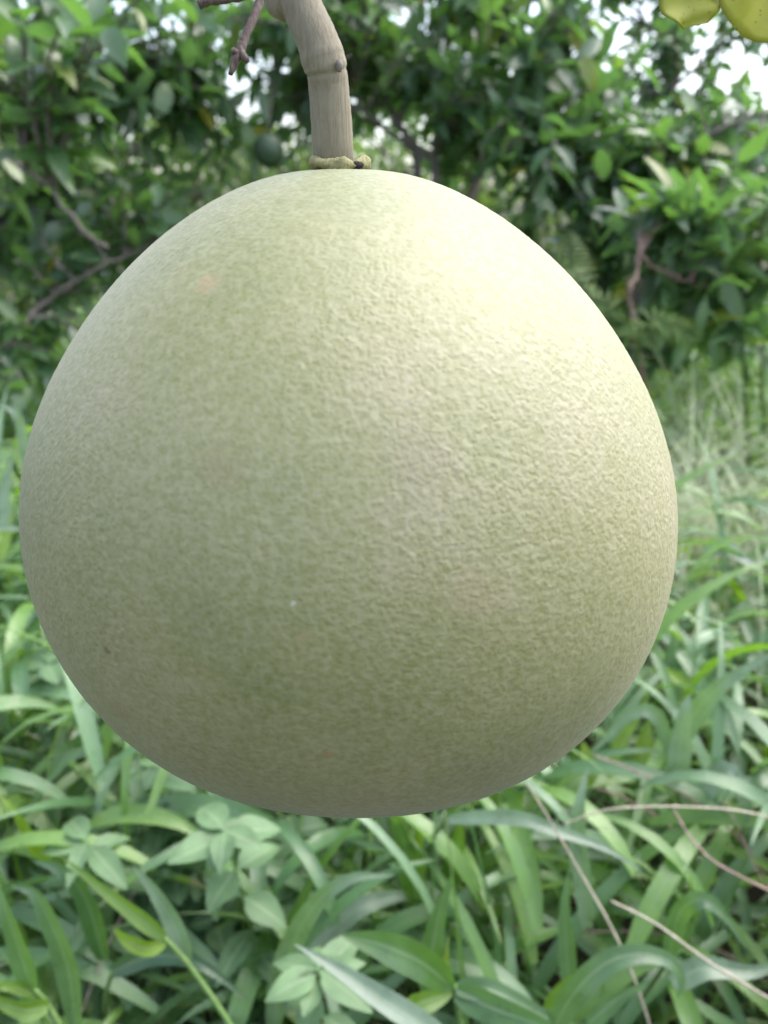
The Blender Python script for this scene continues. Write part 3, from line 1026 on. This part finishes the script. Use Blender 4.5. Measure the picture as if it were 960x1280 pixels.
def grass_field(name, label, n_till, ylim, hgt, Lr, Wr, tone_r, S=8, xpad=.35, dry=.05, seed=1, dens_pow=1.0, xr=None):
    r = np.random.default_rng(seed)
    y = ylim[0] + (ylim[1] - ylim[0]) * r.uniform(0, 1, n_till) ** dens_pow
    half = (y * .93 + .3) * .52 + xpad
    x = r.uniform(-1, 1, n_till) * half
    if xr:
        keep = (x > xr[0] * half) & (x < xr[1] * half)
        x, y = x[keep], y[keep]
        n_till = len(x)
    if WISP is not None:                              # room for the wispy tufts
        kk = np.array([all((a - w[0]) ** 2 + (c - w[1]) ** 2 > .03 for w in WISP) and not (.55 < a < 1.0 and .9 < c < 1.4 and r.random() < .3) for a, c in zip(x, y)])
        x, y = x[kk], y[kk]
        n_till = len(x)
    # patchiness
    pat = np.sin(x * 4.1 + 1.3) * np.sin(y * 3.3 + .4) + .6 * np.sin(x * 9 + y * 7)
    keep = r.uniform(-1.3, 1.0, n_till) < pat + .55
    x, y, pat = x[keep], y[keep], pat[keep]
    n_till = len(x)
    z = ground_z(x, y)
    Vs, Fs, Ts, As, off = [], [], [], [], 0
    laz = r.uniform(0, 6.28, n_till)
    h = r.uniform(hgt[0], hgt[1], n_till) * (1 + .15 * pat)
    lean = r.uniform(.0, .5, n_till)
    tt = np.clip(r.uniform(tone_r[0], tone_r[1], n_till) + .1 * pat, 0, .9)
    for lf in range(5):
        fr = (.25 + .18 * lf)
        bx = x + np.cos(laz) * lean * h * fr * fr
        by = y + np.sin(laz) * lean * h * fr * fr
        base = np.stack([bx, by, z + h * fr], -1)
        az = laz + lf * 2.6 + r.normal(0, .5, n_till)
        e0 = r.uniform(.55, 1.35, n_till)
        k = r.uniform(.7, 2.6, n_till)
        L = r.uniform(Lr[0], Lr[1], n_till)
        W = r.uniform(Wr[0], Wr[1], n_till)
        tn = np.clip(tt + r.normal(0, .2, n_till), 0, .9)
        tn = np.where(r.random(n_till) < dry, r.uniform(.93, 1, n_till), tn)
        mixv = r.random(n_till)
        tn = np.where(mixv < .2, r.uniform(.72, .9, n_till), np.where(mixv > .82, r.uniform(.26, .34, n_till), tn))
        tw = r.normal(0, .7, n_till)
        V, F, tn2, ac = blades(n_till, base, az, e0, k, L, W, tn, S, tw)
        ok = clear_of_fruit(V, n_till)
        m = (S + 1) * 3
        V = V.reshape(n_till, m, 3)[ok].reshape(-1, 3)
        tn2 = tn2.reshape(n_till, m)[ok].ravel()
        ac = ac.reshape(n_till, m)[ok].ravel()
        F = F.reshape(n_till, -1, 4)[:int(ok.sum())].reshape(-1, 4)
        Vs.append(V)
        Fs.append(F + off)
        Ts.append(tn2)
        As.append(ac)
        off += len(V)
    # culms: thin upright blades standing in for stems
    q = np.stack([x, y, z], -1)
    V, F, tn2, ac = blades(n_till, q, laz, np.full(n_till, 1.45), lean * .8, h * 1.05, np.full(n_till, .005), np.clip(tt + .1, 0, .85), S, None, 1.0)
    ok = clear_of_fruit(V, n_till)
    m = (S + 1) * 3
    Vs.append(V.reshape(n_till, m, 3)[ok].reshape(-1, 3))
    Ts.append(tn2.reshape(n_till, m)[ok].ravel())
    As.append(ac.reshape(n_till, m)[ok].ravel())
    Fs.append(F.reshape(n_till, -1, 4)[:int(ok.sum())].reshape(-1, 4) + off)
    o = mesh_obj(name, np.concatenate(Vs), np.concatenate(Fs), M['grass'], None, {'tone': np.concatenate(Ts), 'across': np.concatenate(As)})
    tag(o, label, 'grass', kind='stuff')
    return o


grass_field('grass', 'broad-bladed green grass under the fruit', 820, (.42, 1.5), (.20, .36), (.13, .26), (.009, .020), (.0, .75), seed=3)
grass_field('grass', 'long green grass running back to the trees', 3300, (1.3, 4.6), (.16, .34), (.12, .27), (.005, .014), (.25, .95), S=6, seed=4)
grass_field('grass', 'short sedge coloured dark as the shade between the broad grass stems', 900, (.40, 2.4), (.06, .14), (.08, .16), (.004, .009), (.0, .1), S=5, dry=.3, seed=5)  # low tone range puts the shade of the grass gaps into the sedge colour

# ------------------------------------------------------------------ single plants near the lens
def ribbon(pts, W, roll=0.0, fold=.3, n=16, prof=None, tipsharp=.8):
    """one grass blade along 3-D points; W = full width in metres; faces the sky/lens with a roll"""
    q = catmull(pts, n)
    T = np.gradient(q, axis=0)
    T /= np.linalg.norm(T, axis=1, keepdims=True)
    ref = np.array([0, -.75, .66])                    # between up and towards the viewer
    S = np.cross(T, ref)
    S /= np.linalg.norm(S, axis=1, keepdims=True) + 1e-9
    for i in range(1, n):
        if S[i] @ S[i - 1] < 0:
            S[i] *= -1
    N = np.cross(S, T)
    S = S * math.cos(roll) + N * math.sin(roll)
    N = np.cross(S, T)
    sg = np.sign((N @ ref).sum()) or 1
    t = np.linspace(0, 1, n)
    w = prof(t) if prof else (np.clip(t / .15, 0, 1) ** .6 * .5 + .5) * np.clip((1 - t) / .72, 0, 1) ** tipsharp
    w = np.maximum(w * W * .5, .0003)
    V, F, A = [], [], []
    us = (-1, -.5, 0, .5, 1)
    for i in range(n):
        wob = 0.06 * w[i] * math.sin(i * 1.3)
        for u in us:
            V.append(q[i] + S[i] * u * w[i] + N[i] * sg * (abs(u) * w[i] * fold + wob * u))
            A.append((u + 1) / 2)
    for i in range(n - 1):
        for j in range(4):
            a = i * 5 + j
            f = (a, a + 1, a + 6, a + 5)
            F.append(f if sg > 0 else f[::-1])
    # make faces look up/towards the viewer
    V = np.array(V)
    f0 = F[len(F) // 2]
    nn = np.cross(V[f0[1]] - V[f0[0]], V[f0[3]] - V[f0[0]])
    if nn @ ref < 0:
        F = [f[::-1] for f in F]
    return V, F, np.array(A)


def grass_plant(label, leaves, stem=None, name='grass_plant', cat='grass', mat='grass', stem_mat='green_stalk', group=None, stem_w=.0035):
    """leaves: (pixel points with depth, width in px, roll, tone); stem: pixel points from top, goes on to the ground"""
    allp = [pt(*p) for p in leaves[0][0]]
    if stem is None:
        s0 = allp[0]
        stem_pts = [s0]
    else:
        stem_pts = [pt(*p) for p in stem]
    low = stem_pts[-1]
    gx_, gy_ = low[0] + rng.uniform(-.03, .03), low[1] + rng.uniform(.02, .06)
    gz = float(ground_z(np.array(gx_), np.array(gy_)))
    foot = np.array([gx_, gy_, gz - .005])
    stem_pts = stem_pts + [low * .45 + foot * .55 + [0, .015, 0], foot]
    root = empty(name, (gx_, gy_, gz), label, cat, group)
    Q = catmull(stem_pts, 6 * len(stem_pts))
    V, F = tube(Q, np.linspace(stem_w * .5, stem_w * .75, len(Q)), 7, .04)
    mesh_obj('stem', V, F, M[stem_mat], root, {'tone': np.full(len(V), .5)})
    for lf in leaves:
        P, wpx, roll, tone = lf[:4]
        dm = np.mean([p[2] for p in P])
        kw = lf[4] if len(lf) > 4 else {}
        V, F, A = ribbon([pt(*p) for p in P], px_size(wpx * .85, dm), roll, **kw)
        mesh_obj('leaf', V, F, M[mat], root, {'tone': np.full(len(V), tone), 'across': A})
    return root


lance = lambda t: np.sin(np.pi * np.clip(t, 0, 1) ** .8) ** .75

grass_plant('broad grass shoot with several lance leaves spreading from one pale node',
            [([(568, 1238, .55), (530, 1205, .54), (480, 1182, .535), (425, 1168, .535)], 50, .1, .45, {'prof': lance}),
             ([(566, 1242, .55), (530, 1252, .54), (508, 1260, .535), (488, 1263, .53)], 34, .2, .62, {'prof': lance}),
             ([(570, 1240, .55), (620, 1262, .54), (680, 1285, .53), (740, 1330, .53)], 44, -.1, .42),
             ([(570, 1236, .55), (620, 1240, .55), (690, 1275, .56), (760, 1300, .57)], 30, .3, .4),
             ([(566, 1232, .55), (560, 1215, .55), (558, 1195, .55), (561, 1170, .55)], 12, .2, .9)],
            stem=[(568, 1232, .55), (572, 1262, .56), (580, 1320, .58)])
grass_plant('narrow grey-green blade slanting across the small white-green rosette',
            [([(560, 1300, .52), (480, 1250, .52), (420, 1210, .525), (368, 1180, .53)], 34, -.2, .3)], stem=[(560, 1300, .52), (575, 1330, .54)])
grass_plant('broad pale blade arching over beside the small white-green rosette',
            [([(340, 1290, .66), (358, 1200, .64), (395, 1130, .62), (440, 1098, .61), (492, 1094, .61)], 36, .1, .35),
             ([(345, 1270, .66), (400, 1180, .68), (450, 1135, .68), (500, 1120, .7), (520, 1125, .71)], 36, .25, .3)])
grass_plant('upright pointed green blade beside the shoot with the pale node',
            [([(535, 1240, .62), (540, 1190, .62), (550, 1140, .62), (566, 1092, .62)], 38, .2, .45)])
grass_plant('tuft of upright blades touching the underside of the fruit',
            [([(522, 1125, .7), (512, 1080, .69), (500, 1040, .68), (482, 1000, .66)], 38, .15, .5),
             ([(525, 1100, .7), (524, 1060, .7), (526, 1010, .69)], 18, 0, .85),
             ([(560, 1110, .72), (572, 1060, .71), (578, 1010, .7)], 30, .3, .6),
             ([(600, 1080, .74), (640, 1050, .73), (690, 1000, .73), (715, 960, .73)], 30, .2, .55)])
grass_plant('long whitish blade lying over the grass just below the fruit',
            [([(560, 1024, .66), (640, 1022, .64), (700, 1040, .63), (760, 1062, .63), (805, 1092, .63)], 22, .1, .32)], stem=[(560, 1024, .66), (540, 1060, .7)])
grass_plant('pale blade with bent yellow tip arching over thin dark stalk',
            [([(690, 1290, .56), (715, 1245, .555), (755, 1205, .55), (800, 1192, .55), (838, 1202, .55), (852, 1228, .55), (846, 1248, .55)], 36, .1, .4),
             ([(685, 1270, .57), (705, 1235, .57), (740, 1205, .57)], 26, .2, .65),
             ([(735, 1280, .56), (770, 1250, .56), (815, 1225, .56)], 26, .1, .45)])
grass_plant('upright round-tipped blade between the two crossing straw stalks',
            [([(712, 1240, .62), (708, 1180, .62), (706, 1130, .62), (712, 1082, .62)], 26, .1, .4),
             ([(735, 1160, .66), (722, 1050, .66), (725, 1000, .66), (735, 960, .67)], 28, .1, .35)])
grass_plant('blade bowing over at the end of the straw stalk crossing',
            [([(835, 1200, .62), (850, 1140, .61), (880, 1125, .6), (910, 1150, .6), (935, 1190, .6)], 30, .0, .4),
             ([(840, 1230, .6), (880, 1210, .6), (940, 1215, .6), (990, 1200, .6)], 34, .2, .35)])
grass_plant('cluster of bright yellow-green blades at the lower right edge of the fruit',
            [([(800, 960, .8), (803, 940, .8), (806, 922, .8), (812, 898, .8)], 24, .1, .88, {'prof': lance}),
             ([(750, 985, .8), (775, 930, .8), (800, 890, .8), (812, 868, .8)], 18, .1, .85),
             ([(735, 985, .78), (738, 965, .78), (733, 945, .78), (728, 926, .78)], 22, .0, .88, {'prof': lance}),
             ([(870, 868, .85), (850, 850, .85), (830, 840, .85), (812, 838, .85)], 16, .1, .85, {'prof': lance})],
            stem=[(800, 965, .8), (795, 1040, .84)])
grass_plant('wide silvery blades fanning out right of the bright yellow-green cluster',
            [([(845, 975, .72), (850, 930, .71), (856, 890, .7), (862, 868, .7)], 34, .15, .3),
             ([(845, 930, .75), (870, 890, .73), (910, 850, .71), (975, 812, .7)], 34, .1, .32),
             ([(845, 960, .74), (820, 895, .73), (790, 892, .73), (760, 920, .73), (735, 945, .73)], 22, .2, .35),
             ([(870, 1000, .72), (905, 965, .71), (925, 990, .7), (940, 1040, .7), (935, 1080, .7)], 34, .2, .3),
             ([(890, 870, .75), (905, 890, .75), (920, 930, .74), (925, 950, .74)], 20, .1, .33)],
            stem=[(845, 975, .74), (860, 1080, .78)])
grass_plant('silvery blades drooping beside the right flank of the fruit',
            [([(840, 880, .95), (855, 830, .94), (880, 800, .93), (912, 788, .92)], 26, .1, .3),
             ([(880, 690, 1.1), (905, 685, 1.08), (930, 700, 1.06), (958, 715, 1.05)], 26, .1, .28),
             ([(860, 900, .95), (880, 850, .94), (905, 830, .93)], 22, .1, .35),
             ([(830, 850, .9), (838, 820, .9), (842, 790, .9)], 22, .2, .4)])
grass_plant('broad blue-green strap leaf curving over in the dark corner',
            [([(95, 1285, .56), (85, 1210, .55), (62, 1150, .54), (42, 1116, .535), (14, 1108, .535)], 36, .1, .22),
             ([(130, 1200, .66), (110, 1130, .64), (80, 1090, .63), (40, 1075, .63)], 34, .1, .2)])
grass_plant('leafy grass shoot with a yellow-green node at the corner',
            [([(40, 1235, .52), (25, 1190, .515), (8, 1140, .51), (-10, 1090, .51)], 34, .1, .4),
             ([(42, 1240, .52), (10, 1232, .515), (-20, 1240, .51)], 18, .2, .7),
             ([(60, 1258, .52), (30, 1262, .51), (0, 1250, .505), (-25, 1235, .5)], 30, .2, .6)],
            stem=[(38, 1232, .52), (60, 1258, .525), (90, 1310, .54)])
grass_plant('pale stem with a furled new leaf slanting over shaded strap leaves',
            [([(205, 1172, .575), (165, 1140, .57), (120, 1105, .565), (76, 1070, .56)], 24, .1, .6),
             ([(210, 1178, .575), (185, 1185, .57), (160, 1175, .568), (143, 1160, .565)], 24, .3, .75, {'prof': lance}),
             ([(235, 1200, .58), (215, 1150, .585), (190, 1110, .59), (165, 1080, .6)], 30, .2, .35)],
            stem=[(205, 1172, .575), (235, 1205, .575), (275, 1262, .575), (310, 1320, .58)])
grass_plant('dark strap leaf lying across the shaded ground below the furled leaf',
            [([(140, 1215, .64), (190, 1195, .63), (250, 1205, .62), (310, 1250, .62)], 30, .1, .15)], stem=[(140, 1215, .64), (130, 1260, .68)])
grass_plant('bright green blade slanting beside a pale herb with spear leaves',
            [([(60, 1075, .7), (40, 1050, .69), (20, 1015, .68), (-5, 990, .68)], 20, .1, .85),
             ([(60, 975, .8), (80, 950, .79), (110, 938, .78), (140, 930, .78)], 22, .1, .33)])
grass_plant('arched whitish blades at the left flank of the fruit',
            [([(35, 590, .95), (30, 545, .94), (18, 515, .93), (-4, 505, .93)], 20, .1, .28),
             ([(5, 660, .9), (8, 610, .9), (18, 560, .9)], 22, .1, .3),
             ([(-10, 660, .8), (10, 660, .8), (30, 662, .8), (50, 664, .8)], 10, .1, .3),
             ([(0, 700, .95), (10, 670, .95), (14, 640, .95)], 18, .1, .8)],
            stem=[(35, 590, .95), (30, 700, .97)])


# dry stalks
def stalk(name, label, pts, wpx, mat, group='dry stalks lying in the grass', knots=True):
    P = [pt(*p) for p in pts]
    dm = np.mean([p[2] for p in pts])
    Q = catmull(P, 8 * len(P))
    r = px_size(wpx, dm) * .25
    rr = np.full(len(Q), r) * np.linspace(.8, 1.1, len(Q))
    if knots:
        for k in range(5, len(Q), 9):
            rr[k] *= 1.4
    dr = Q[-1] - Q[-5]
    dr /= np.linalg.norm(dr)
    pts_ = [Q[-1]]
    while pts_[-1][2] > float(ground_z(pts_[-1][0], pts_[-1][1])) and len(pts_) < 80:      # sags on until it meets the soil
        dr = dr + np.array([0, 0.01, -0.09])
        dr /= np.linalg.norm(dr)
        pts_.append(pts_[-1] + dr * .015)
    tail = np.array(pts_[1:])
    Q = np.concatenate([Q, tail])
    rr = np.concatenate([rr, np.full(len(tail), r * 1.1)])
    V, F = tube(Q, rr, 7, .06)
    o = mesh_obj(name, V, F, M[mat], None, {'tone': np.full(len(V), .5)})
    tag(o, label, 'stalk', group)


stalk('dry_stalk', 'straight pale straw stalk slanting down right below the fruit', [(658, 978, .60), (690, 1030, .6), (725, 1090, .6), (754, 1140, .6)], 6, 'straw')
stalk('dry_stalk', 'long straw stalk slanting over the arching pale blade', [(764, 1126, .58), (820, 1155, .57), (890, 1205, .56), (985, 1262, .55)], 7, 'straw')
stalk('dry_stalk', 'pinkish knotted stem curving through silvery blades', [(842, 1012, .64), (862, 1045, .63), (890, 1075, .62), (930, 1098, .62), (980, 1122, .62)], 6, 'red_stalk')
stalk('dry_stalk', 'thin straw stalk bowed over the long whitish blade', [(705, 1030, .62), (760, 1012, .61), (830, 1008, .61), (895, 1010, .61)], 5, 'straw')
stalk('dry_stalk', 'reddish straw lying beneath the bright yellow-green cluster', [(742, 944, .72), (780, 958, .72), (836, 983, .72)], 5, 'red_stalk')
stalk('dry_stalk', 'dull pink stem lying low beside the upright pointed green blade', [(610, 1158, .74), (660, 1160, .73), (720, 1164, .72), (786, 1164, .72)], 6, 'red_stalk')
stalk('dry_stalk', 'short red-brown straw below the right edge of the fruit', [(745, 985, .76), (775, 995, .76), (812, 1015, .77)], 5, 'red_stalk')
stalk('dry_stalk', 'reddish stem rising through shaded strap leaves', [(170, 1110, .68), (140, 1170, .68), (115, 1230, .68)], 4, 'red_stalk')
stalk('dry_stalk', 'fine brown straw crossing behind the pale herb with spear leaves', [(25, 915, .9), (70, 925, .88), (125, 915, .87)], 5, 'straw')
stalk('dry_stalk', 'upright pinkish stem behind the drooping silvery blades', [(905, 1000, .68), (925, 1040, .68), (945, 1085, .68), (965, 1120, .69)], 4, 'red_stalk')


# broad-leaved herbs
def ovate(p0, d, L, W, up, bend=.5, fold=.22):
    """pointed oval leaf with a little stalk"""
    B = basis(np.array(d, dtype=float), np.array(up, dtype=float))
    ts = np.linspace(0, 1, 12)
    V, F, A = [], [], []
    for t in ts:
        w = W * .5 * (0.05 if t < .08 else (math.sin(math.pi * ((t - .08) / .92) ** .72) ** .8))
        w = max(w, .0005)
        a = bend * t
        y = L * math.sin(a) / bend
        z = -L * (1 - math.cos(a)) / bend
        for u in (-1, -.5, 0, .5, 1):
            V.append((u * w, y, z + abs(u) * w * fold + .03 * w * math.sin(9 * t + u * 2)))
            A.append((u + 1) / 2)
    for i in range(len(ts) - 1):
        for j in range(4):
            a = i * 5 + j
            F.append((a, a + 1, a + 6, a + 5))
    return np.array(V) @ B.T + p0, F, np.array(A)


def herb(label, top, n_pairs=4, L=.045, W=.02, tone=.6, rosette=6, group='broad-leaved herbs in the grass', gap=.035, tilt=(0, -.25)):
    top = np.array(top, dtype=float)
    gx_, gy_ = top[0] + rng.uniform(-.03, .03), top[1] + rng.uniform(.01, .06)
    gz = float(ground_z(np.array(gx_), np.array(gy_)))
    foot = np.array([gx_, gy_, gz - .004])
    root = empty('leafy_herb', (gx_, gy_, gz), label, 'plant', group)
    Q = catmull([foot, foot * .5 + top * .5 + [rng.uniform(-.015, .015), rng.uniform(-.01, .01), 0], top], 24)
    V, F = tube(Q, np.linspace(.0016, .001, 24), 7, .03)
    mesh_obj('stem', V, F, M['green_stalk'], root, {'tone': np.full(len(V), .5)})
    up = np.array([tilt[0], tilt[1], 1.0])
    a0 = rng.uniform(0, 6.28)
    for k in range(rosette):
        a = a0 + k * 2 * math.pi / rosette + rng.normal(0, .15)
        s = .85 + .3 * (k % 2)
        d = np.array([math.cos(a), math.sin(a), rng.uniform(-.1, .35)])
        V, F, A = ovate(top - [0, 0, .004 * (k % 3)], d, L * s * rng.uniform(.85, 1.1), W * s, up, rng.uniform(.3, .9))
        mesh_obj('leaf', V, F, M['herb'], root, {'tone': np.full(len(V), min(1, tone + rng.normal(0, .15))), 'across': A})
    total = np.linalg.norm(top - foot)
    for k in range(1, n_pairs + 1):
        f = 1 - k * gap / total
        if f < .15:
            break
        p = Q[int(f * 23)]
        a1 = a0 + k * 1.57
        for s in (0, math.pi):
            a = a1 + s + rng.normal(0, .2)
            d = np.array([math.cos(a), math.sin(a), rng.uniform(-.2, .3)])
            V, F, A = ovate(p, d, L * rng.uniform(.85, 1.2), W * rng.uniform(.9, 1.2), up, rng.uniform(.4, 1))
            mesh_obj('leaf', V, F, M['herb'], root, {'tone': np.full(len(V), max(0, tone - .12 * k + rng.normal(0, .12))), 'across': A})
    return root


herb('pale herb with flat star of pointed leaves just under the fruit', pt(282, 1038, .62), L=.042, W=.022, tone=.75, rosette=7)
herb('small white-green star rosette beside the shoot with the pale node', pt(398, 1212, .58), L=.04, W=.019, tone=.9, rosette=7)
herb('pale herb with spear leaves near the bright green blade', pt(110, 1052, .66), L=.05, W=.018, tone=.7, rosette=5)
herb('leafy herb among round dark leaves left of the arching pale blade', pt(345, 1130, .72), L=.04, W=.026, tone=.35, rosette=5)
HP = [(250, 1090), (300, 1110), (230, 1010), (200, 960), (330, 1070), (270, 1150), (370, 1040), (75, 860), (60, 830), (160, 1010), (420, 1050), (300, 1180), (210, 1060), (390, 1090)]
for i, (x, y) in enumerate(HP):
    herb('leafy herb with small oval leaves crowding in the shade below the fruit', pt(x, y, .74 + .05 * rng.uniform(-1, 1.2) + (.15 if y < 900 else 0)), L=.034, W=.022,
         tone=.3 + .25 * rng.random(), rosette=5, n_pairs=4, gap=.03, group='small oval-leaved herbs below the fruit')


# ferns
def fern(label, fronds):
    root = None
    p0 = pt(*fronds[0][0][-1])
    base = np.array([p0[0], p0[1] + .03, float(ground_z(np.array(p0[0]), np.array(p0[1])))])
    root = empty('fern', base, label, 'fern', 'ferns at the edge of the trees')
    for pts, half in fronds:
        P = [base] + [pt(*p) for p in pts[::-1]]
        Q = catmull(P, 44)
        b = Bag()
        V, F = tube(Q, np.linspace(.003, .0008, 44), 5)
        b.add(V, F, .4)
        T, N, Bn = frames(Q)
        for i in range(13, 43, 2):
            t = (i - 14) / 29
            w = half * (math.sin(math.pi * (t * .85 + .15)) ** .7) * (1 - t * .3)
            for s in (-1, 1):
                side = np.cross(T[i], np.array([0, -.8, .6]))
                side /= np.linalg.norm(side)
                d = side * s + T[i] * .35 + np.array([0, 0, -.15])
                V, F = leaf_template(.14, .2, .6)
                B = basis(d, np.array([0, -.6, .8]))
                b.add((V * w) @ B.T + Q[i], F, .6 + .2 * rng.random())
        b.build('frond', M['scrub'], root)
    return root


fern('fern with upright feathery frond at the upper right edge of the fruit',
     [([(712, 285, 1.75), (714, 330, 1.75), (722, 390, 1.76)], .075), ([(690, 330, 1.7), (735, 370, 1.72), (760, 420, 1.74)], .06),
      ([(770, 370, 1.8), (765, 395, 1.78), (760, 420, 1.76)], .06)])
fern('fern with arching fronds in front of the wispy grass',
     [([(880, 425, 1.7), (840, 405, 1.7), (800, 430, 1.7)], .06), ([(780, 405, 1.72), (790, 415, 1.71), (800, 440, 1.7)], .06)])


# wispy pale grass tufts
def tuft(label, px, py, d, n=150, spread=.16, L=(.25, .45), tone=(.35, 1.0), W=(.002, .005)):
    c = pt(px, py, d)
    gz = float(ground_z(np.array(c[0]), np.array(c[1])))
    H = c[2] - gz
    az = rng.uniform(0, 6.28, n)
    base = np.stack([c[0] + rng.normal(0, spread * .5, n), c[1] + rng.normal(0, spread * .5, n), np.full(n, gz - .005)], -1)
    Ln = rng.uniform(*L, n) * .9 + H * 1.0
    V, F, tn, ac = blades(n, base, az, rng.uniform(.95, 1.5, n), rng.uniform(1.6, 3.6, n), Ln, rng.uniform(*W, n), rng.uniform(*tone, n), 12, rng.normal(0, .4, n))
    root = empty('wispy_grass_tuft', (c[0], c[1], gz), label, 'grass', 'wispy grass tufts by the trees')
    o = mesh_obj('blades', V, F, M['wisp'], root, {'tone': tn, 'across': ac})
    o['kind'] = 'stuff'


M['wisp'] = leaf_mat('wispy_grass', [(0, (.16, .28, .1)), (.6, (.42, .50, .32)), (1.0, (.66, .70, .58))], rough=.5, transl=.4, tcol=(.5, .6, .25), back=(.3, .36, .22))
for i, (px, py, d) in enumerate(WISP_PX):
    tuft('tuft of fine pale wispy grass drooping at the foot of the trees', px, py, d, 100)
